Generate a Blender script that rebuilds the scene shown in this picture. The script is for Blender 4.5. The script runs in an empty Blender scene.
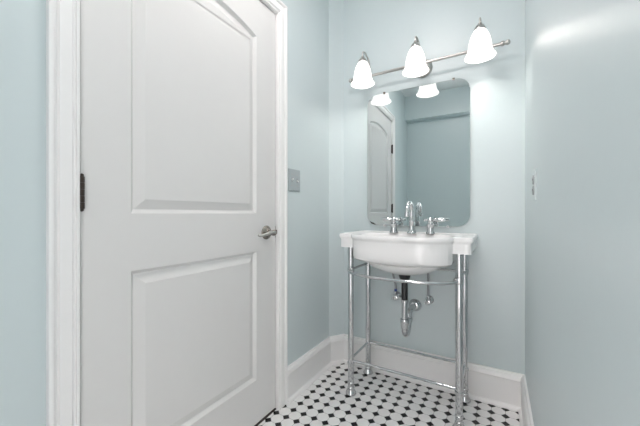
import bpy, bmesh, math
from mathutils import Vector, Matrix

C = bpy.context.scene.collection
sc = bpy.context.scene
PI = math.pi

# ------------------------------------------------------------------ materials
def principled(name, base, rough=0.5, metal=0.0, spec=0.5, coat=0.0):
    m = bpy.data.materials.new(name); m.use_nodes = True
    b = m.node_tree.nodes['Principled BSDF']
    b.inputs['Base Color'].default_value = (*base, 1)
    b.inputs['Roughness'].default_value = rough
    b.inputs['Metallic'].default_value = metal
    b.inputs['Specular IOR Level'].default_value = spec
    b.inputs['Coat Weight'].default_value = coat
    b.inputs['Coat Roughness'].default_value = 0.08
    return m

def noisy(m, scale=60, bump=0.02, dist=0.001, col=None, amount=0.03):
    """procedural surface texture: a fine bump and a faint colour variation"""
    nt = m.node_tree; N = nt.nodes; L = nt.links; b = N['Principled BSDF']
    tc = N.new('ShaderNodeTexCoord'); nz = N.new('ShaderNodeTexNoise')
    nz.inputs['Scale'].default_value = scale; nz.inputs['Detail'].default_value = 3
    L.new(tc.outputs['Object'], nz.inputs['Vector'])
    bp = N.new('ShaderNodeBump'); bp.inputs['Strength'].default_value = bump
    bp.inputs['Distance'].default_value = dist
    L.new(nz.outputs['Fac'], bp.inputs['Height']); L.new(bp.outputs['Normal'], b.inputs['Normal'])
    base = b.inputs['Base Color'].default_value[:3]
    mx = N.new('ShaderNodeMix'); mx.data_type = 'RGBA'
    mx.inputs['A'].default_value = (*[c*(1-amount) for c in base], 1)
    mx.inputs['B'].default_value = (*[min(1, c*(1+amount)) for c in base], 1)
    L.new(nz.outputs['Fac'], mx.inputs['Factor']); L.new(mx.outputs['Result'], b.inputs['Base Color'])
    return m

M = {}
M['wall'] = noisy(principled('teal_wall_paint', (0.585, 0.652, 0.664), 0.36, spec=0.5), 45, 0.08, 0.0015, amount=0.01)
M['ceiling'] = noisy(principled('ceiling_paint', (0.80, 0.81, 0.81), 0.7), 60, 0.05)
M['trim'] = noisy(principled('white_trim_paint', (0.84, 0.83, 0.825), 0.30), 30, 0.02, amount=0.01)
M['door'] = noisy(principled('white_door_paint', (0.69, 0.68, 0.672), 0.23), 25, 0.03, amount=0.01)
M['porcelain'] = noisy(principled('white_porcelain', (0.85, 0.84, 0.84), 0.24, coat=0.15), 8, 0.0, amount=0.005)
M['chrome'] = noisy(principled('polished_chrome', (0.60, 0.61, 0.62), 0.06, 1.0), 20, 0.0, amount=0.02)
M['nickel'] = noisy(principled('brushed_nickel', (0.48, 0.47, 0.45), 0.28, 1.0), 90, 0.02, amount=0.05)
M['pewter'] = noisy(principled('dark_pewter', (0.30, 0.27, 0.24), 0.25, 1.0), 60, 0.02, amount=0.1)
M['bronze'] = noisy(principled('dark_bronze', (0.045, 0.035, 0.03), 0.35, 0.7), 80, 0.05, amount=0.2)
M['blackpipe'] = noisy(principled('black_pipe', (0.012, 0.012, 0.014), 0.35), 40, 0.02)
M['braid'] = noisy(principled('braided_supply', (0.32, 0.33, 0.34), 0.4, 0.8), 300, 0.3, 0.0005, amount=0.3)
M['plate'] = noisy(principled('grey_plate', (0.42, 0.46, 0.48), 0.4, 0.3), 50, 0.02)
M['whiteplastic'] = noisy(principled('white_plastic', (0.80, 0.81, 0.81), 0.3), 50, 0.0)
M['greyplastic'] = noisy(principled('grey_plastic', (0.34, 0.36, 0.37), 0.35), 50, 0.0)
M['paleplate'] = noisy(principled('pale_plate', (0.60, 0.66, 0.67), 0.4), 50, 0.0)
M['slot'] = principled('dark_slot', (0.02, 0.02, 0.02), 0.6)
M['gap_shade'] = noisy(principled('door_gap_shade', (0.03, 0.022, 0.018), 0.5), 20, 0.1, amount=0.3)  # near-black colour painted in for the shade under the door
M['mirror'] = principled('mirror_glass', (0.65, 0.70, 0.70), 0.0, 1.0)
M['blueband'] = principled('blue_band', (0.03, 0.06, 0.25), 0.5)

# milky glass shade, lit by its bulb
def shade_mat():
    m = bpy.data.materials.new('lit_frosted_glass'); m.use_nodes = True
    nt = m.node_tree; N = nt.nodes; L = nt.links
    for n in list(N): N.remove(n)
    out = N.new('ShaderNodeOutputMaterial')
    dif = N.new('ShaderNodeBsdfDiffuse'); dif.inputs['Color'].default_value = (0.85, 0.85, 0.84, 1)
    tr = N.new('ShaderNodeBsdfTranslucent'); tr.inputs['Color'].default_value = (0.07, 0.07, 0.068, 1)
    gl = N.new('ShaderNodeBsdfGlossy'); gl.inputs['Roughness'].default_value = 0.15
    m1 = N.new('ShaderNodeMixShader'); m1.inputs[0].default_value = 0.6
    m2 = N.new('ShaderNodeMixShader'); m2.inputs[0].default_value = 0.06
    em = N.new('ShaderNodeEmission'); em.inputs['Color'].default_value = (1.0, 0.935, 0.915, 1)
    em.inputs['Strength'].default_value = SHADE_E
    ad = N.new('ShaderNodeAddShader')
    nz = N.new('ShaderNodeTexNoise'); nz.inputs['Scale'].default_value = 35
    tc = N.new('ShaderNodeTexCoord'); L.new(tc.outputs['Object'], nz.inputs['Vector'])
    bp = N.new('ShaderNodeBump'); bp.inputs['Strength'].default_value = 0.1
    L.new(nz.outputs['Fac'], bp.inputs['Height']); L.new(bp.outputs['Normal'], dif.inputs['Normal'])
    L.new(dif.outputs[0], m1.inputs[1]); L.new(tr.outputs[0], m1.inputs[2])
    L.new(m1.outputs[0], m2.inputs[1]); L.new(gl.outputs[0], m2.inputs[2])
    L.new(m2.outputs[0], ad.inputs[0]); L.new(em.outputs[0], ad.inputs[1])
    L.new(ad.outputs[0], out.inputs['Surface'])
    return m
SHADE_E = 1.15
WORLD_E = 5.4
BULB_E = 80.0
FILL_DOME_E = 33.0
M['shade'] = shade_mat()
bm_ = bpy.data.materials.new('lit_bulb'); bm_.use_nodes = True
b_ = bm_.node_tree.nodes['Principled BSDF']
b_.inputs['Emission Color'].default_value = (1, 0.96, 0.9, 1); b_.inputs['Emission Strength'].default_value = BULB_E
M['bulb'] = bm_

# octagon-and-dot mosaic floor
def tile_mat(pitch, ox, oy, rot):
    m = principled('octagon_dot_mosaic', (0.8, 0.8, 0.8), 0.28, spec=0.35)
    nt = m.node_tree; N = nt.nodes; L = nt.links; b = N['Principled BSDF']
    def mth(op, a, b_=None, clamp=False):
        n = N.new('ShaderNodeMath'); n.operation = op; n.use_clamp = clamp
        for i, v in enumerate((a, b_)):
            if v is None: continue
            if isinstance(v, (int, float)): n.inputs[i].default_value = v
            else: L.new(v, n.inputs[i])
        return n.outputs[0]
    tc = N.new('ShaderNodeTexCoord'); mp = N.new('ShaderNodeMapping')
    mp.vector_type = 'TEXTURE'
    mp.inputs['Location'].default_value = (ox, oy, 0)
    mp.inputs['Rotation'].default_value = (0, 0, rot)
    mp.inputs['Scale'].default_value = (pitch, pitch, 1)
    L.new(tc.outputs['Object'], mp.inputs['Vector'])
    sp = N.new('ShaderNodeSeparateXYZ'); L.new(mp.outputs[0], sp.inputs[0])
    def dist(v):   # distance to nearest integer
        return mth('ABSOLUTE', mth('SUBTRACT', v, mth('ROUND', v)))
    fu, fv = dist(sp.outputs[0]), dist(sp.outputs[1])
    s = mth('ADD', fu, fv)
    D = 0.315
    G = 0.018
    dot = mth('LESS_THAN', s, D-G)
    ring = mth('LESS_THAN', mth('ABSOLUTE', mth('SUBTRACT', s, D)), G*1.2)
    line = mth('LESS_THAN', mth('MINIMUM', fu, fv), G*0.8)
    grout = mth('MULTIPLY', mth('MAXIMUM', ring, line), mth('SUBTRACT', 1.0, dot))
    # slightly different shade for each tile
    wn = N.new('ShaderNodeTexWhiteNoise'); fl = N.new('ShaderNodeVectorMath'); fl.operation = 'FLOOR'
    L.new(mp.outputs[0], fl.inputs[0]); L.new(fl.outputs[0], wn.inputs['Vector'])
    cr = N.new('ShaderNodeMix'); cr.data_type = 'RGBA'
    cr.inputs['A'].default_value = (0.84, 0.825, 0.815, 1); cr.inputs['B'].default_value = (0.88, 0.87, 0.86, 1)
    L.new(wn.outputs['Value'], cr.inputs['Factor'])
    m1 = N.new('ShaderNodeMix'); m1.data_type = 'RGBA'; m1.inputs['B'].default_value = (0.27, 0.265, 0.26, 1)
    L.new(grout, m1.inputs['Factor']); L.new(cr.outputs['Result'], m1.inputs['A'])
    m2 = N.new('ShaderNodeMix'); m2.data_type = 'RGBA'; m2.inputs['B'].default_value = (0.008, 0.008, 0.009, 1)
    L.new(dot, m2.inputs['Factor']); L.new(m1.outputs['Result'], m2.inputs['A'])
    L.new(m2.outputs['Result'], b.inputs['Base Color'])
    L.new(mth('ADD', mth('MULTIPLY', grout, 0.45), 0.25), b.inputs['Roughness'])
    bp = N.new('ShaderNodeBump'); bp.inputs['Strength'].default_value = 0.5; bp.inputs['Distance'].default_value = 0.001
    L.new(mth('SUBTRACT', 1.0, grout), bp.inputs['Height']); L.new(bp.outputs['Normal'], b.inputs['Normal'])
    return m
M['tile'] = tile_mat(0.062, -0.038, 1.819, 0)

# ------------------------------------------------------------------ helpers
def obj(name, bm, mat, parent=None, smooth=None):
    bmesh.ops.remove_doubles(bm, verts=bm.verts, dist=1e-6)
    bmesh.ops.recalc_face_normals(bm, faces=bm.faces)
    me = bpy.data.meshes.new(name); bm.to_mesh(me); bm.free()
    me.materials.append(M[mat] if isinstance(mat, str) else mat)
    o = bpy.data.objects.new(name, me); C.objects.link(o)
    if smooth is not None:
        for p in me.polygons: p.use_smooth = True
        try: me.set_sharp_from_angle(angle=math.radians(smooth))
        except Exception: pass
    if parent is not None:
        o.parent = parent
        mw = Matrix.Translation(parent.location) if parent.parent is None else Matrix.Identity(4)
        o.matrix_parent_inverse = mw.inverted()
    return o

def thing(name, label, cat, loc):
    o = bpy.data.objects.new(name, None); C.objects.link(o)
    o.empty_display_size = 0.05
    o.location = loc; o['label'] = label; o['category'] = cat
    return o

def struct(name, bm, mat, smooth=None):
    o = obj(name, bm, mat, None, smooth); o['kind'] = 'structure'; return o

def box(bm, lo, hi, bevel=0.0, seg=2):
    t = bmesh.new()
    bmesh.ops.create_cube(t, size=1)
    for v in t.verts:
        v.co = Vector([(lo[i]+hi[i])/2 + v.co[i]*(hi[i]-lo[i]) for i in range(3)])
    if bevel > 0:
        bmesh.ops.bevel(t, geom=list(t.edges), offset=bevel, segments=seg, affect='EDGES', profile=0.6)
    merge(bm, t)

def merge(bm, t):
    me = bpy.data.meshes.new('tmp'); t.to_mesh(me); t.free(); bm.from_mesh(me); bpy.data.meshes.remove(me)

def lathe(bm, prof, origin=(0,0,0), axis=(0,0,1), n=32, cap=True):
    """prof: list of (r, h) along axis"""
    ax = Vector(axis).normalized(); o = Vector(origin)
    u = ax.orthogonal().normalized(); w = ax.cross(u)
    rings = []
    for r, h in prof:
        if r < 1e-6: rings.append([bm.verts.new(o+ax*h)]); continue
        rings.append([bm.verts.new(o+ax*h+(u*math.cos(2*PI*k/n)+w*math.sin(2*PI*k/n))*r) for k in range(n)])
    for a, b in zip(rings, rings[1:]):
        for k in range(n):
            k2 = (k+1) % n
            if len(a) == 1 and len(b) == 1: break
            if len(a) == 1: bm.faces.new((a[0], b[k2], b[k]))
            elif len(b) == 1: bm.faces.new((a[k], a[k2], b[0]))
            else: bm.faces.new((a[k], a[k2], b[k2], b[k]))
    if cap:
        for r in (rings[0], rings[-1]):
            if len(r) > 2: bm.faces.new(r)

def catmull(pts, sub=8):
    P = [Vector(p) for p in pts]; P = [P[0]*2-P[1]] + P + [P[-1]*2-P[-2]]
    out = []
    for i in range(1, len(P)-2):
        for k in range(sub):
            t = k/sub
            out.append(0.5*((2*P[i]) + (-P[i-1]+P[i+1])*t + (2*P[i-1]-5*P[i]+4*P[i+1]-P[i+2])*t*t + (-P[i-1]+3*P[i]-3*P[i+1]+P[i+2])*t**3))
    out.append(P[-2]); return out

def tube(bm, pts, rad, n=16, cap=True, flat=1.0):
    P = [Vector(p) for p in pts]
    R = rad if isinstance(rad, (list, tuple)) else [rad]*len(P)
    T = [((P[min(i+1, len(P)-1)]-P[max(i-1, 0)]).normalized()) for i in range(len(P))]
    u = T[0].orthogonal().normalized(); rings = []
    for i, p in enumerate(P):
        u = (u - T[i]*u.dot(T[i])).normalized(); w = T[i].cross(u)
        rings.append([bm.verts.new(p+(u*math.cos(2*PI*k/n)+w*math.sin(2*PI*k/n)*flat)*R[i]) for k in range(n)])
    for a, b in zip(rings, rings[1:]):
        for k in range(n): bm.faces.new((a[k], a[(k+1) % n], b[(k+1) % n], b[k]))
    if cap: bm.faces.new(rings[0]); bm.faces.new(rings[-1])

def rod(bm, a, b, r, n=16): tube(bm, [a, b], r, n)

def ball(bm, c, r, n=16, sz=1.0):
    lathe(bm, [(r*math.sin(PI*i/10) if 0 < i < 10 else 0, -r*sz*math.cos(PI*i/10)) for i in range(11)], c, (0,0,1), n, cap=False)

# ------------------------------------------------------------------ dimensions
XL, YB, XR, YF, ZC = -0.98, 1.857, 0.11, -0.36, 2.50
CH = [(XL, 1.765), (-0.915, YB)]          # chamfered corner
XR2 = 0.128                                # right wall drifts a little outward towards the front
DY0, DY1, DZ0, DZ1 = 0.378, 1.213, 0.014, 2.018
T = 0.12

# ------------------------------------------------------------------ room shell
def prism(bm, poly, z0, z1):
    a = [bm.verts.new((x, y, z0)) for x, y in poly]; b = [bm.verts.new((x, y, z1)) for x, y in poly]
    bm.faces.new(a); bm.faces.new(b)
    for k in range(len(poly)): bm.faces.new((a[k], a[(k+1) % len(poly)], b[(k+1) % len(poly)], b[k]))

bm = bmesh.new(); prism(bm, [(XL-T, YF-T), (XR2+T, YF-T), (XR2+T, YB+T), (XL-T, YB+T)], -0.05, 0)
struct('floor', bm, 'tile')
bm = bmesh.new(); prism(bm, [(XL-T, YF-T), (XR2+T, YF-T), (XR2+T, YB+T), (XL-T, YB+T)], ZC, ZC+0.05)
struct('ceiling', bm, 'ceiling')

bm = bmesh.new()
g = 0.022   # jamb space round the leaf
box(bm, (XL-T, YF-T, 0), (XL, DY0-g, ZC)); box(bm, (XL-T, DY1+g, 0), (XL, CH[0][1], ZC)); box(bm, (XL-T, DY0-g, DZ1+g), (XL, DY1+g, ZC))
struct('wall_left', bm, 'wall')
bm = bmesh.new(); prism(bm, [CH[0], CH[1], (CH[1][0], YB+T), (XL-T, YB+T), (XL-T, CH[0][1])], 0, ZC)
struct('wall_corner', bm, 'wall')
bm = bmesh.new(); prism(bm, [CH[1], (XR, YB), (XR, YB+T), (CH[1][0], YB+T)], 0, ZC); struct('wall_back', bm, 'wall')
bm = bmesh.new(); prism(bm, [(XR, YB), (XR2, YF), (XR2, YF-T), (XR2+T, YF-T), (XR2+T, YB+T), (XR, YB+T)], 0, ZC); struct('wall_right', bm, 'wall')
# front wall with a soffit over it and an unseen opening added at its right end to let in fill light
OX, OH = -0.205, 2.12
bm = bmesh.new(); prism(bm, [(XL, YF), (OX, YF), (OX, YF-T), (XL, YF-T)], 0, ZC); prism(bm, [(OX, YF), (XR2, YF), (XR2, YF-T), (OX, YF-T)], OH, ZC)
prism(bm, [(XL, YF+0.12), (XR2, YF+0.12), (XR2, YF), (XL, YF)], 2.20, ZC); struct('wall_front', bm, 'wall')

# ---- swept mouldings
def miter_path(path, closed=False):
    """returns for each vertex the (point, offset-vector) with offset to the right of travel"""
    P = [Vector(p) for p in path]; n = len(P); out = []
    nor = []
    for i in range(n-1):
        d = (P[i+1]-P[i]).normalized(); nor.append(Vector((d.y, -d.x)))
    for i in range(n):
        if i == 0: o = nor[0]
        elif i == n-1: o = nor[-1]
        else:
            s = (nor[i-1]+nor[i]).normalized(); o = s/ s.dot(nor[i])
        out.append((P[i], o))
    return out

BB = [(0,0),(0.030,0),(0.030,0.004),(0.0285,0.012),(0.024,0.018),(0.0185,0.021),(0.0175,0.022),(0.0175,0.142),(0.0185,0.146),(0.0215,0.149),(0.022,0.153),
      (0.0195,0.157),(0.0190,0.166),(0.0165,0.172),(0.012,0.175),(0.0115,0.179),(0.009,0.183),(0,0.184)]
def baseboards(path, names):
    mp = miter_path(path)
    for i, nm in enumerate(names):
        if nm is None: continue
        bm = bmesh.new(); R = []
        for (p, o) in (mp[i], mp[i+1]):
            R.append([bm.verts.new((p.x+o.x*d, p.y+o.y*d, z)) for d, z in BB])
        k = len(BB)
        for j in range(k): bm.faces.new((R[0][j], R[0][(j+1) % k], R[1][(j+1) % k], R[1][j]))
        bm.faces.new(R[0]); bm.faces.new(R[1])
        struct(nm, bm, 'trim', 40)
CW = 0.069
baseboards([(XL, DY1+0.006+CW), CH[0], CH[1], (XR, YB), (XR2, YF)],
           ['baseboard_left', 'baseboard_corner', 'baseboard_back', 'baseboard_right'])
baseboards([(OX, YF), (XL, YF), (XL, DY0-0.006-CW)], ['baseboard_front', 'baseboard_left'])

# door casing (profile: (outward offset, protrusion))
CP = [(0,0),(0,0.008),(0.003,0.012),(0.008,0.0125),(0.010,0.006),(0.014,0.0065),(0.020,0.013),(0.046,0.0145),(0.049,0.008),(0.053,0.008),(0.056,0.015),(0.060,0.0175),(0.065,0.0185),(0.068,0.017),(0.069,0.014),(0.069,0)]
r = 0.006
mp = miter_path([(DY0-r, 0), (DY0-r, DZ1+r), (DY1+r, DZ1+r), (DY1+r, 0)])
bm = bmesh.new(); R = []
for p, o in mp:
    R.append([bm.verts.new((XL+h, p.x-o.x*w, p.y-o.y*w)) for w, h in CP])
k = len(CP)
for a, b in zip(R, R[1:]):
    for j in range(k): bm.faces.new((a[j], a[(j+1) % k], b[(j+1) % k], b[j]))
bm.faces.new(R[0]); bm.faces.new(R[-1])
struct('trim_1', bm, 'trim', 40)
# jambs with stops
bm = bmesh.new(); q = 0.005
box(bm, (XL-T, DY0-g, 0), (XL, DY0-q, DZ1+g)); box(bm, (XL-T, DY1+q, 0), (XL, DY1+g, DZ1+g)); box(bm, (XL-T, DY0-g, DZ1+q), (XL, DY1+g, DZ1+g))
box(bm, (XL-T, DY0-q, 0.02), (XL-0.045, DY0+0.009, DZ1)); box(bm, (XL-T, DY1-0.009, 0.02), (XL-0.045, DY1+q, DZ1)); box(bm, (XL-T, DY0, DZ1-0.009), (XL-0.045, DY1, DZ1+q))
struct('trim_2', bm, 'trim')
bm = bmesh.new(); box(bm, (XL-T, DY0-q, 0), (XL-0.004, DY1+q, 0.007)); struct('door_gap_strip', bm, 'gap_shade')  # dark strip standing in for the shaded gap below the leaf

# ------------------------------------------------------------------ door leaf
XD = XL-0.005
def offset_poly(P, d):
    n = len(P); out = []
    for i in range(n):
        a, b, c = Vector(P[i-1]), Vector(P[i]), Vector(P[(i+1) % n])
        d1 = (b-a).normalized(); d2 = (c-b).normalized()
        n1 = Vector((-d1.y, d1.x)); n2 = Vector((-d2.y, d2.x))   # inward for CCW
        s = (n1+n2).normalized(); out.append(tuple(b + s*(d/s.dot(n1))))
    return out
PY0, PY1 = 0.509, 1.075
lower = [(PY0, 0.219), (PY1, 0.219), (PY1, 0.824), (PY0, 0.824)]
arch = []
cy, hw, z0, rise = (PY0+PY1)/2, (PY1-PY0)/2, 1.838, 0.046
Rr = (hw*hw+rise*rise)/(2*rise)
for i in range(25):
    y = PY1 - (PY1-PY0)*i/24
    arch.append((y, z0 + math.sqrt(max(0, Rr*Rr-(y-cy)**2)) - (Rr-rise)))
upper = [(PY0, 1.003), (PY1, 1.003)] + arch
RP = [(0, 0), (0.002, -0.002), (0.011, -0.0125), (0.014, -0.0135), (0.046, -0.0015)]
bm = bmesh.new()
def loop(P, x):
    vs = [bm.verts.new((x, y, z)) for y, z in P]
    return vs
rect = [(DY0, DZ0), (DY1, DZ0), (DY1, DZ1), (DY0, DZ1)]
outer = loop(rect, XD); edges = []
def close(vs): return [bm.edges.new((vs[i], vs[(i+1) % len(vs)])) for i in range(len(vs))]
edges += close(outer)
for P in (lower, upper):
    prev = loop(P, XD); edges += close(prev)
    for ins, dep in RP[1:]:
        cur = loop(offset_poly(P, ins), XD+dep)
        for i in range(len(P)):
            bm.faces.new((prev[i], prev[(i+1) % len(P)], cur[(i+1) % len(P)], cur[i]))
        prev = cur
    bm.faces.new(prev)
bmesh.ops.triangle_fill(bm, edges=edges, use_beauty=True)
back = loop(rect, XD-0.035)
bm.faces.new(back)
for i in range(4): bm.faces.new((outer[i], outer[(i+1) % 4], back[(i+1) % 4], back[i]))
door = struct('door_1', bm, 'door')

# lever handle
HY, HZ = 1.143, 0.910
bm = bmesh.new()
lathe(bm, [(0.034,0),(0.034,0.003),(0.031,0.007),(0.022,0.010),(0.016,0.012),(0.0125,0.016),(0.0115,0.040),(0.014,0.043),(0.014,0.052),(0.011,0.056),(0,0.057)], (XD, HY, HZ), (1,0,0), 32)
rose = obj('door_handle', bm, 'pewter', door, 35)
pts = catmull([(XD+0.049, HY+0.004, HZ), (XD+0.050, HY-0.03, HZ+0.001), (XD+0.050, HY-0.065, HZ-0.005), (XD+0.049, HY-0.095, HZ-0.009), (XD+0.046, HY-0.108, HZ-0.006)], 6)
bm = bmesh.new(); n_ = len(pts)
tube(bm, pts, [0.0095-0.0045*(i/(n_-1)) for i in range(n_)], 14)
obj('lever', bm, 'nickel', rose, 50)
bm = bmesh.new(); box(bm, (XD-0.03, DY1-0.0008, HZ-0.029), (XD+0.0006, DY1+0.0015, HZ+0.029)); box(bm, (XD-0.014, DY1-0.008, HZ-0.010), (XD+0.010, DY1+0.003, HZ+0.010), 0.002)
obj('latch_plate', bm, 'pewter', door)
for z in (1.060, 1.715, 0.30):
    bm = bmesh.new(); hy = DY0-0.0015; hx = XL+0.0055
    for j in range(5):
        za = z-0.0445+j*0.0178
        lathe(bm, [(0.0058, 0), (0.0066, 0.001), (0.0066, 0.0164), (0.0058, 0.0174)], (hx, hy, za), (0,0,1), 16)
    ball(bm, (hx, hy, z+0.047), 0.005); ball(bm, (hx, hy, z-0.047), 0.005)
    box(bm, (XL-0.012, hy-0.001, z-0.0445), (hx, hy+0.001, z+0.0445))
    box(bm, (XD-0.001, hy, z-0.0445), (XD+0.0015, hy+0.010, z+0.0445))
    obj('hinge', bm, 'bronze', door, 40)

# ------------------------------------------------------------------ console sink
SX = -0.4375
sink = thing('console_sink', 'white porcelain console sink with bowed front on polished chrome legs with towel bar', 'sink', (SX, 1.66, 0))
ZT = 0.893
def slab_outline():
    pts = []
    F, A, W, B = 1.505, 1.408, 0.335, 0.258
    pts.append((W, YB-0.003)); pts.append((W, F+0.012)); pts.append((W-0.004, F+0.003)); pts.append((W-0.013, F))
    for i in range(31):
        t = i/30; x = B-2*B*t
        u = abs(x)/B
        y = F-(F-A)*(max(0.0, 1-u**2.6))**0.62
        pts.append((x, y))
    pts += [(-(W-0.013), F), (-(W-0.004), F+0.003), (-W, F+0.012), (-W, YB-0.003)]
    return pts
def body_outline(ins=0.0):
    pts = []; F, A, B = 1.5135, 1.4165, 0.2495
    B -= ins; A += ins; F2 = F+ins
    pts.append((B, YB-0.004))
    for i in range(31):
        t = i/30; x = B-2*B*t; u = abs(x)/B
        y = F2-(F2-A)*(max(0.0, 1-u**2.6))**0.62
        pts.append((x, y))
    pts.append((-B, YB-0.004))
    return pts
CY = 1.655
def polar(P, ang):
    d = Vector((math.cos(ang), math.sin(ang))); best = None
    for i in range(len(P)):
        a = Vector((P[i][0], P[i][1]-CY)); b = Vector((P[(i+1) % len(P)][0], P[(i+1) % len(P)][1]-CY))
        e = b-a; den = d.x*e.y-d.y*e.x
        if abs(den) < 1e-12: continue
        t = (a.x*e.y-a.y*e.x)/den; s = (a.x*d.y-a.y*d.x)/den
        if t > 0 and -1e-9 <= s <= 1+1e-9 and (best is None or t > best): best = t
    return (d.x*best, CY+d.y*best)
SO = slab_outline(); BO = body_outline()
angs = set()
for P in (SO, BO):
    for x, y in P: angs.add(round(math.atan2(y-CY, x), 5))
for k in range(96): angs.add(round(-PI+2*PI*k/96+0.0007, 5))
angs = sorted(angs); A2 = [angs[0]]
for a in angs[1:]:
    if a-A2[-1] > 0.004: A2.append(a)
angs = A2
def shrink(P, s, dz=0):   # move towards the centre by s metres
    out = []
    for x, y in P:
        v = Vector((x, y-CY)); L_ = v.length; v *= (L_-s)/L_; out.append((v.x, CY+v.y))
    return out
def oval(rx, ry, cy=CY, ex=2.0):
    out = []
    for a in angs:
        c, s = math.cos(a), math.sin(a)
        r_ = (abs(c/rx)**ex+abs(s/ry)**ex)**(-1/ex)
        out.append((c*r_, cy+s*r_))
    return out
So = [polar(SO, a) for a in angs]; Bo = [polar(BO, a) for a in angs]
for i_, p_ in enumerate(shrink(So, 0.0085)):
    if abs(p_[0]) < 0.2475 and p_[1] < 1.512: Bo[i_] = p_
Bi = [polar(body_outline(0.014), a) for a in angs]; Bj = [polar(body_outline(0.032), a) for a in angs]
rings = [
 (oval(0.018, 0.018), 0.742), (oval(0.10, 0.075), 0.748), (oval(0.17, 0.115, ex=2.2), 0.775), (oval(0.205, 0.142, 1.63, 2.3), 0.83), (oval(0.222, 0.155, 1.62, 2.4), 0.872), (oval(0.232, 0.162, 1.615, 2.5), 0.886),
 (oval(0.238, 0.167, 1.612, 2.5), 0.8885),
 (shrink(So, 0.016), ZT-0.003), (shrink(So, 0.010), ZT), (shrink(So, 0.003), ZT-0.0015), (So, ZT-0.007), (So, ZT-0.018), (shrink(So, 0.002), ZT-0.022), (shrink(So, 0.0065), ZT-0.027), (shrink(So, 0.0085), ZT-0.034),
 (shrink(So, 0.0085), ZT-0.0735), (shrink(So, 0.0085), ZT-0.0755),
 (Bo, ZT-0.0755), (Bo, 0.780), (shrink(Bo, 0.004), 0.766), (Bi, 0.756), (Bj, 0.750),
 (oval(0.192, 0.168, 1.60, 2.2), 0.748), (oval(0.186, 0.162, 1.60, 2.2), 0.741), (oval(0.170, 0.150, 1.605, 2.1), 0.724), (oval(0.135, 0.120, 1.615), 0.704), (oval(0.08, 0.075, 1.62), 0.688), (oval(0.035, 0.035, 1.622), 0.683)]
bm = bmesh.new(); RV = []
for P, z in rings: RV.append([bm.verts.new((SX+x, min(y, YB-0.003), z)) for x, y in P])
n = len(angs)
for a, b in zip(RV, RV[1:]):
    for i in range(n):
        try: bm.faces.new((a[i], a[(i+1) % n], b[(i+1) % n], b[i]))
        except ValueError: pass
bm.faces.new(RV[0]); bm.faces.new(RV[-1])
bas = obj('basin', bm, 'porcelain', sink, 35)
bm = bmesh.new(); lathe(bm, [(0.026,0),(0.026,0.002),(0.020,0.003),(0.018,0.001),(0,0.001)], (SX, CY, 0.743), (0,0,1), 24)
obj('drain', bm, 'chrome', bas, 40)

LX, LYF, LYB = 0.275, 1.537, 1.792
ZTB, ZST = 0.692, 0.195
def leg(x, y):
    rr = 0.0160
    bm = bmesh.new()
    prof = [(rr, 0.07), (rr, ZST-0.030), (rr+0.003, ZST-0.028), (rr+0.0035, ZST-0.022), (rr+0.003, ZST-0.016), (rr-0.0005, ZST-0.014), (rr-0.0005, 0.817 if y < 1.6 else 0.817)]
    lathe(bm, prof, (x, y, 0), (0,0,1), 24)
    l = obj('leg', bm, 'chrome', sink, 40)
    bm = bmesh.new()
    lathe(bm, [(0.0275,0),(0.0300,0.003),(0.0300,0.009),(0.0270,0.015),(0.0205,0.026),(0.0180,0.034),(0.019,0.038),(0.018,0.041),(0.0165,0.044),(0.0165,0.058),(0.0185,0.061),(0.0185,0.067),(0.0155,0.071),(0.0145,0.075)], (x, y, 0), (0,0,1), 24)
    obj('foot', bm, 'chrome', l, 40)
    bm = bmesh.new()
    lathe(bm, [(0.0145, -0.016), (0.0185, -0.014), (0.0195, -0.006), (0.0195, 0.006), (0.0185, 0.014), (0.0145, 0.016)], (x, y, ZTB), (0,0,1), 24)
    obj('collar', bm, 'chrome', l, 40)
for sx in (-1, 1):
    for y in (LYF, LYB): leg(SX+sx*LX, y)
# bowed towel bar
bm = bmesh.new()
pts = [(SX-LX+0.010, LYF-0.010, ZTB)] + [(SX+LX*0.97*math.cos(a), LYF-0.022-0.126*math.sin(a)**0.85, ZTB) for a in [PI*(1-i/28) for i in range(1, 28)]] + [(SX+LX-0.010, LYF-0.010, ZTB)]
tube(bm, pts, 0.0074, 14)
for sx in (-1, 1): ball(bm, (SX+sx*(LX-0.012), LYF-0.016, ZTB), 0.0125)
obj('towel_bar', bm, 'chrome', sink, 60)
for sx in (-1, 1):
    bm = bmesh.new(); rod(bm, (SX+sx*LX, LYF+0.012, ZTB), (SX+sx*LX, LYB-0.012, ZTB), 0.0068)
    obj('side_rail', bm, 'chrome', sink, 60)
    bm = bmesh.new(); rod(bm, (SX+sx*LX, LYF+0.012, ZST), (SX+sx*LX, LYB-0.012, ZST), 0.0068)
    obj('side_rail', bm, 'chrome', sink, 60)
for y in (LYF, LYB):
    bm = bmesh.new(); rod(bm, (SX-LX+0.012, y, ZST-0.008*(y < 1.6)), (SX+LX-0.012, y, ZST-0.008*(y < 1.6)), 0.0065)
    obj('stretcher', bm, 'chrome', sink, 60)
bm = bmesh.new(); rod(bm, (SX-LX+0.012, LYB, ZTB), (SX+LX-0.012, LYB, ZTB), 0.0065)
obj('stretcher', bm, 'chrome', sink, 60)

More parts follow.
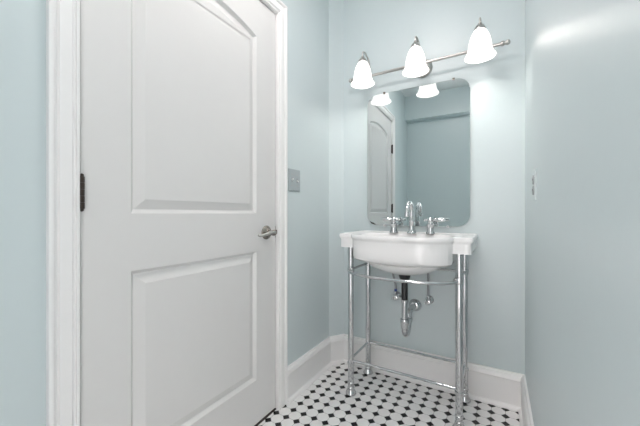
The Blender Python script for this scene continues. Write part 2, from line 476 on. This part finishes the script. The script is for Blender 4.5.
# ------------------------------------------------------------------ faucet
FY = 1.768; ZB = ZT-0.003
fau = thing('faucet', 'chrome widespread faucet with curved spout and two lever handles on the white sink', 'faucet', (SX, FY, ZB))
bm = bmesh.new()
lathe(bm, [(0.026,0),(0.026,0.004),(0.021,0.009),(0.0165,0.016),(0.0145,0.03),(0.0135,0.06),(0.0165,0.066),(0.0165,0.073),(0.0125,0.078),(0.0115,0.10)], (SX, FY, ZB), (0,0,1), 28)
pts = catmull([(SX, FY, ZB+0.09), (SX, FY, ZB+0.125), (SX, FY-0.010, ZB+0.156), (SX, FY-0.040, ZB+0.173), (SX, FY-0.074, ZB+0.163), (SX, FY-0.094, ZB+0.137), (SX, FY-0.101, ZB+0.112)], 7)
n_ = len(pts); tube(bm, pts, [0.0128-0.002*(i/(n_-1)) for i in range(n_)], 20)
sp = obj('spout', bm, 'chrome', fau, 45)
bm = bmesh.new(); lathe(bm, [(0.0105,0.01),(0.0135,0.008),(0.014,-0.010),(0.0125,-0.014),(0.008,-0.014)], (SX, FY-0.101, ZB+0.108), (0,0,1), 24)
obj('aerator', bm, 'chrome', sp, 45)
for sx in (-1, 1):
    hx = SX+sx*0.1035
    bm = bmesh.new()
    lathe(bm, [(0.025,0),(0.025,0.004),(0.021,0.009),(0.0190,0.014),(0.0180,0.044),(0.0195,0.048),(0.0195,0.053),(0.014,0.057),(0.013,0.064),(0.0145,0.068),(0.0155,0.076),(0.013,0.083),(0.006,0.088),(0.004,0.092),(0,0.093)], (hx, FY, ZB), (0,0,1), 28)
    hb = obj('handle_base', bm, 'chrome', fau, 45)
    bm = bmesh.new(); zl = ZB+0.0755
    pts = [(hx+sx*(-0.030), FY, zl)] + [(hx+sx*t, FY-0.25*max(0,t)*0.25, zl+0.002) for t in (-0.022, 0, 0.014, 0.020, 0.033, 0.052, 0.068, 0.076, 0.080)]
    tube(bm, pts, [0.004, 0.0065, 0.0075, 0.0075, 0.0105, 0.0125, 0.0120, 0.0098, 0.0070, 0.004], 16)
    ball(bm, (hx-sx*0.030, FY, zl), 0.0075)
    lv = obj('lever', bm, 'chrome', hb, 50)
bm = bmesh.new(); rod(bm, (SX, FY+0.024, ZB-0.001), (SX, FY+0.024, ZB+0.055), 0.0028, 10); ball(bm, (SX, FY+0.024, ZB+0.058), 0.0065)
obj('lift_rod', bm, 'chrome', fau, 50)

# ------------------------------------------------------------------ drain trap
TX, TY = SX, 1.622
trap = thing('drain_trap', 'sink drain with black tailpiece and chrome trap running into the wall', 'drain pipe', (TX, YB, 0.452))
bm = bmesh.new()
lathe(bm, [(0.031,0.6835),(0.031,0.672),(0.026,0.655),(0.0165,0.650),(0.0165,0.535)], (TX, TY, 0), (0,0,1), 24)
obj('tailpiece', bm, 'blackpipe', trap, 40)
bm = bmesh.new()
pts = [(TX, TY, 0.540), (TX, TY, 0.400)] + [(TX, TY+0.040-0.040*math.cos(a), 0.388-0.040*math.sin(a)) for a in [PI*i/12 for i in range(13)]] + [(TX, TY+0.080, 0.42), (TX, TY+0.083, 0.440), (TX, TY+0.094, 0.451), (TX, TY+0.115, 0.454), (TX, YB-0.002, 0.454)]
tube(bm, pts, 0.0162, 20)
tb = obj('trap_pipe', bm, 'chrome', trap, 50)
bm = bmesh.new(); lathe(bm, [(0.0155,0.442),(0.0225,0.440),(0.0240,0.434),(0.0225,0.418),(0.0200,0.406),(0.0185,0.385),(0.0170,0.380)], (TX, TY, 0), (0,0,1), 12)
obj('slip_nut', bm, 'chrome', trap, 30)
bm = bmesh.new(); lathe(bm, [(0.0155,0.545),(0.0195,0.543),(0.0195,0.527),(0.0155,0.525)], (TX, TY, 0), (0,0,1), 12)
obj('slip_nut', bm, 'chrome', trap, 30)
bm = bmesh.new(); lathe(bm, [(0.0155,0.425),(0.021,0.423),(0.021,0.405),(0.0155,0.403)], (TX, TY+0.080, 0), (0,0,1), 12)
obj('slip_nut', bm, 'chrome', trap, 30)
bm = bmesh.new(); lathe(bm, [(0.037,0),(0.037,0.003),(0.033,0.008),(0.023,0.018),(0.021,0.026),(0.0155,0.028)], (TX, YB, 0.454), (0,-1,0), 28)
obj('escutcheon', bm, 'chrome', trap, 40)

# ------------------------------------------------------------------ supply valves
def valve(vx, top, label, band):
    t = thing('supply_valve', label, 'valve', (vx, YB, 0.498)); t['group'] = 'shut-off valves under the sink'
    zv = 0.498
    bm = bmesh.new(); lathe(bm, [(0.024,0),(0.024,0.002),(0.020,0.006),(0.011,0.009),(0.0085,0.012)], (vx, YB, zv), (0,-1,0), 24)
    obj('escutcheon', bm, 'chrome', t, 40)
    bm = bmesh.new()
    rod(bm, (vx, YB-0.005, zv), (vx, YB-0.060, zv), 0.0075)
    lathe(bm, [(0.0085,-0.012),(0.0125,-0.010),(0.0125,0.012),(0.0095,0.014),(0.0095,0.022),(0.0105,0.024),(0.0105,0.034),(0.0065,0.037)], (vx, YB-0.046, zv), (0,0,1), 12)
    obj('valve_body', bm, 'chrome', t, 40)
    bm = bmesh.new()
    # oval turning handle with finger lobes
    ring = []; ct = Vector((vx, YB-0.060, zv))
    for z_, sc_ in ((0, .8), (0.002, 1), (0.008, 1), (0.010, .8)):
        ring.append([bm.verts.new(ct+Vector((math.cos(a)*0.019*sc_*(1+0.08*math.cos(6*a)), -z_, math.sin(a)*0.013*sc_*(1+0.08*math.cos(6*a))))) for a in [2*PI*i/36 for i in range(36)]])
    for a, b in zip(ring, ring[1:]):
        for i in range(36): bm.faces.new((a[i], a[(i+1) % 36], b[(i+1) % 36], b[i]))
    bm.faces.new(ring[0]); bm.faces.new(ring[-1])
    obj('valve_handle', bm, 'chrome', t, 40)
    bm = bmesh.new()
    tube(bm, catmull([(vx, YB-0.046, zv+0.034), (vx, YB-0.046, zv+0.07), (top[0]*0.5+vx*0.5, YB-0.050, zv+0.14), (top[0], top[1], zv+0.23), (top[0], top[1], 0.758)], 8), 0.0066, 12)
    tb = obj('supply_tube', bm, 'braid', t, 60)
    if band:
        bm = bmesh.new(); rod(bm, (vx, YB-0.046, zv+0.036), (vx+0.0005, YB-0.046, zv+0.050), 0.0080, 12); obj('blue_band', bm, 'blueband', tb, 40)
valve(-0.543, (-0.572, 1.79), 'chrome shut-off valve left of the drain, its tube leaning, blue band', True)
valve(-0.354, (-0.352, 1.79), 'chrome shut-off valve right of the drain, its tube running straight up', False)

# ------------------------------------------------------------------ mirror
MX0, MX1, MZ0, MZ1 = -0.737, -0.141, 0.928, 1.758
mir = thing('wall_mirror', 'frameless mirror with rounded corners hanging above the sink', 'mirror', ((MX0+MX1)/2, YB, (MZ0+MZ1)/2))
TILT = math.radians(0.95)
def rrect(w, h, rad, n=10):
    out = []
    for cx_, cz_, a0 in ((w-rad, h-rad, 0), (-w+rad, h-rad, PI/2), (-w+rad, -h+rad, PI), (w-rad, -h+rad, 1.5*PI)):
        for i in range(n+1):
            a = a0+PI/2*i/n; out.append((cx_+rad*math.cos(a), cz_+rad*math.sin(a)))
    return out
W2, H2 = (MX1-MX0)/2, (MZ1-MZ0)/2; mc = Vector(((MX0+MX1)/2, YB-0.014, (MZ0+MZ1)/2))
def mloc(x, y, z):
    v = Matrix.Rotation(TILT, 3, 'Z') @ Vector((x, y, z)); return mc+v
bm = bmesh.new(); RR = []
for ins, y in ((0, 0.005), (0, 0.001), (0.0015, 0.0)):
    RR.append([bm.verts.new(mloc(x, y, z)) for x, z in rrect(W2-ins, H2-ins, 0.068-ins)])
for a, b in zip(RR, RR[1:]):
    for i in range(len(a)): bm.faces.new((a[i], a[(i+1) % len(a)], b[(i+1) % len(a)], b[i]))
bm.faces.new(RR[0]); bm.faces.new(RR[-1])
gl = obj('mirror_glass', bm, 'mirror', mir)
for x, z, mname in ((W2*0.72, H2, 'pewter'), (-W2*0.62, H2, 'pewter'), (W2*0.62, -H2, 'whiteplastic'), (-W2*0.62, -H2, 'whiteplastic')):
    bm = bmesh.new(); s = 1 if z > 0 else -1
    p = mloc(x, 0, z)
    box(bm, (p.x-0.006, p.y-0.004, p.z-0.006), (p.x+0.006, p.y-0.001, p.z+0.006), 0.001)
    box(bm, (p.x-0.006, p.y-0.004, p.z+s*0.001 if s > 0 else p.z-0.006), (p.x+0.006, YB, p.z+0.006 if s > 0 else p.z-0.001))
    obj('mirror_clip', bm, mname, mir)
# worn patch where the silvering has gone, lower left corner
bm = bmesh.new()
pl = [(-W2+0.018, -H2+0.026), (-W2+0.028, -H2+0.022), (-W2+0.040, -H2+0.016), (-W2+0.058, -H2+0.0075), (-W2+0.052, -H2+0.004), (-W2+0.040, -H2+0.0065), (-W2+0.027, -H2+0.012)]
a = [bm.verts.new(mloc(x, -0.0004, z)) for x, z in pl]; b = [bm.verts.new(mloc(x, 0.0002, z)) for x, z in pl]
bm.faces.new(a); bm.faces.new(b)
for i in range(len(pl)): bm.faces.new((a[i], a[(i+1) % len(pl)], b[(i+1) % len(pl)], b[i]))
wp = obj('worn_patch', bm, 'slot', mir); wp['label'] = 'dark worn patch in the silvering'

# ------------------------------------------------------------------ vanity light
BX, BY, BZ, LY = -0.392, 1.783, 1.860, 1.670
van = thing('vanity_light', 'brushed nickel three-lamp vanity light bar with white frosted bell shades above the mirror', 'wall light', (BX, YB, BZ))
bm = bmesh.new(); rod(bm, (BX-0.43, BY, BZ), (BX+0.418, BY, BZ), 0.0085, 20)
lathe(bm, [(0.012,0),(0.012,0.03),(0.014,0.034)], (BX, YB-0.018, BZ), (0,-1,0), 20); rod(bm, (BX, YB-0.02, BZ), (BX, BY, BZ), 0.012, 20)
obj('bar', bm, 'nickel', van, 50)
bm = bmesh.new(); lathe(bm, [(0.052,0),(0.054,0.004),(0.052,0.010),(0.044,0.018),(0.030,0.022),(0.014,0.024),(0,0.024)], (BX, YB, BZ), (0,-1,0), 36)
obj('mounting_plate', bm, 'nickel', van, 40)
for s in (-1, 1):
    bm = bmesh.new(); lathe(bm, [(0.0085,0.405),(0.0125,0.412),(0.0125,0.421),(0.009,0.424),(0.0085,0.430),(0.012,0.434),(0.0125,0.440),(0.010,0.446),(0.004,0.449),(0,0.4495)], (BX-(0.012 if s > 0 else 0), BY, BZ), (s,0,0), 20)
    obj('finial', bm, 'nickel', van, 50)
SP = [(0.022,1.899),(0.027,1.895),(0.034,1.883),(0.042,1.864),(0.0475,1.845),(0.0505,1.828),(0.0525,1.812),(0.0555,1.796),(0.061,1.782),(0.0665,1.773),(0.070,1.768)]
for dx in (-0.306, 0, 0.308):
    lx = BX+dx
    bm = bmesh.new()
    pts = catmull([(lx, BY, BZ+0.004), (lx, BY-0.002, BZ+0.050), (lx, BY-0.022, BZ+0.090), (lx, BY-0.060, BZ+0.106), (lx, LY+0.022, BZ+0.107), (lx, LY+0.003, BZ+0.095), (lx, LY, BZ+0.070)], 7)
    tube(bm, pts, 0.0048, 14)
    lathe(bm, [(0.012,-0.014),(0.014,-0.012),(0.014,0.012),(0.012,0.014)], (lx, BY, BZ), (1,0,0), 20)
    arm = obj('lamp_arm', bm, 'nickel', van, 50)
    bm = bmesh.new(); lathe(bm, [(0.0055,1.935),(0.009,1.932),(0.010,1.924),(0.017,1.920),(0.021,1.912),(0.025,1.906),(0.0265,1.897),(0.0245,1.893)], (lx, LY, 0), (0,0,1), 28)
    obj('socket_cap', bm, 'nickel', arm, 40)
    bm = bmesh.new(); n = 40; ringsv = []
    prof = SP + [(r_-0.0025, z_) for r_, z_ in reversed(SP)]
    for r_, z_ in prof:
        w = max(0.0, (1.796-z_)/0.028)
        ringsv.append([bm.verts.new((lx+math.cos(2*PI*k/n)*r_, LY+math.sin(2*PI*k/n)*r_, z_ + 0.0004*w*math.cos(5*2*PI*k/n))) for k in range(n)])
    for a, b in zip(ringsv, ringsv[1:]+ringsv[:1]):
        for k in range(n): bm.faces.new((a[k], a[(k+1) % n], b[(k+1) % n], b[k]))
    sh = obj('glass_shade', bm, 'shade', van, 60)
    bm = bmesh.new(); lathe(bm, [(0.012,1.889),(0.013,1.870),(0.018,1.856),(0.026,1.838),(0.029,1.821),(0.026,1.805),(0.018,1.795),(0.008,1.7915),(0,1.791)], (lx, LY, 0), (0,0,1), 24)
    obj('light_bulb', bm, 'bulb', sh, 60)

# added fill light on the ceiling, out of view, brightening the lower room
CLX, CLY = -0.46, 0.82
cl = thing('added_ceiling_fill', 'added round white fill light on the ceiling, out of view', 'fill light', (CLX, CLY, ZC))
bm = bmesh.new(); lathe(bm, [(0.155,0),(0.16,0.004),(0.16,0.022),(0.152,0.026),(0,0.026)], (CLX, CLY, ZC), (0,0,-1), 48); obj('fill_dome_base', bm, 'nickel', cl, 40)
bm = bmesh.new(); lathe(bm, [(0.148,0.024),(0.148,0.035),(0.135,0.055),(0.105,0.073),(0.06,0.085),(0,0.09)], (CLX, CLY, ZC), (0,0,-1), 48, cap=False)
dome = M['bulb'].copy(); dome.name = 'lit_fill_dome'; dome.node_tree.nodes['Principled BSDF'].inputs['Emission Strength'].default_value = FILL_DOME_E
dome.node_tree.nodes['Principled BSDF'].inputs['Emission Color'].default_value = (1.0, 0.93, 0.915, 1)
obj('fill_dome', bm, dome, cl, 60)

# ------------------------------------------------------------------ light switch (left wall) and outlet (right wall)
sw = thing('light_switch', 'grey metal double switch plate on the teal wall beside the door', 'light switch', (XL, 1.366, 1.186))
bm = bmesh.new(); box(bm, (XL, 1.312, 1.126), (XL+0.006, 1.420, 1.246), 0.0022); obj('cover_plate', bm, 'plate', sw)
for y in (1.342, 1.390):
    bm = bmesh.new(); box(bm, (XL+0.004, y-0.005, 1.174), (XL+0.0068, y+0.005, 1.198)); s_ = obj('toggle_switch', bm, 'greyplastic', sw)
    bm = bmesh.new()
    rod(bm, (XL+0.004, y, 1.186), (XL+0.016, y, 1.192 if y < 1.37 else 1.180), 0.0038, 10); obj('toggle', bm, 'whiteplastic', s_, 40)
    for z in (1.156, 1.216):
        bm = bmesh.new(); lathe(bm, [(0.0035,0),(0.0033,0.001),(0,0.0016)], (XL+0.006, y, z), (1,0,0), 12); obj('screw', bm, 'nickel', sw)
def xr(y): return XR + (XR2-XR)*(YB-y)/(YB-YF)
oy, oz = 1.375, 1.108
ot = thing('wall_outlet', 'small pale outlet on the right wall near the corner', 'outlet', (xr(oy), oy, oz))
bm = bmesh.new(); box(bm, (xr(oy)-0.005, oy-0.035, oz-0.0575), (xr(oy)+0.001, oy+0.035, oz+0.0575), 0.002); obj('cover_plate', bm, 'paleplate', ot)
for dz in (-0.0195, 0.0195):
    bm = bmesh.new(); lathe(bm, [(0.0168,0),(0.0168,0.0065),(0.0155,0.008),(0,0.008)], (xr(oy)-0.002, oy, oz+dz), (-1,0,0), 24)
    rc = obj('receptacle', bm, 'greyplastic', ot, 40)
    bm = bmesh.new()
    for dy in (-0.006, 0.006): box(bm, (xr(oy)-0.0105, oy+dy-0.001, oz+dz-0.002), (xr(oy)-0.0095, oy+dy+0.001, oz+dz+0.006))
    obj('slots', bm, 'slot', rc)
bm = bmesh.new(); lathe(bm, [(0.003,0),(0.003,0.001),(0,0.0015)], (xr(oy)-0.005, oy, oz), (-1,0,0), 12); obj('screw', bm, 'nickel', ot)

# ------------------------------------------------------------------ world, camera, view
w = bpy.data.worlds.new('world'); sc.world = w; w.use_nodes = True
w.node_tree.nodes['Background'].inputs[0].default_value = (1.0, 0.93, 0.915, 1)
w.node_tree.nodes['Background'].inputs[1].default_value = WORLD_E  # fill brightness coming in through the added opening
pd = bpy.data.lights.new('fill_opening_portal', 'AREA'); pd.shape = 'RECTANGLE'; pd.size = XR2-OX; pd.size_y = OH; pd.cycles.is_portal = True  # sampling portal for world light through the added opening
po = bpy.data.objects.new('fill_opening_portal', pd); C.objects.link(po); po.location = ((OX+XR2)/2, YF-T-0.01, OH/2); po.rotation_euler = (-PI/2, 0, 0)

cam = bpy.data.cameras.new('camera'); co = bpy.data.objects.new('camera', cam); C.objects.link(co)
cam.sensor_width = 36; cam.lens = 303*36/640; cam.clip_start = 0.01
cam.shift_y = 0.0008
co.location = (0, 0, 1.003); co.rotation_euler = (PI/2, 0, math.radians(30.7))
sc.camera = co

sc.view_settings.view_transform = 'Standard'; sc.view_settings.look = 'None'
sc.view_settings.gamma = 1; sc.view_settings.use_curve_mapping = False
sc.view_settings.exposure = 0.27
sc.cycles.use_denoising = True
sc.cycles.max_bounces = 12; sc.cycles.diffuse_bounces = 8; sc.cycles.sample_clamp_indirect = 4
sc.cycles.caustics_reflective = False; sc.cycles.caustics_refractive = False
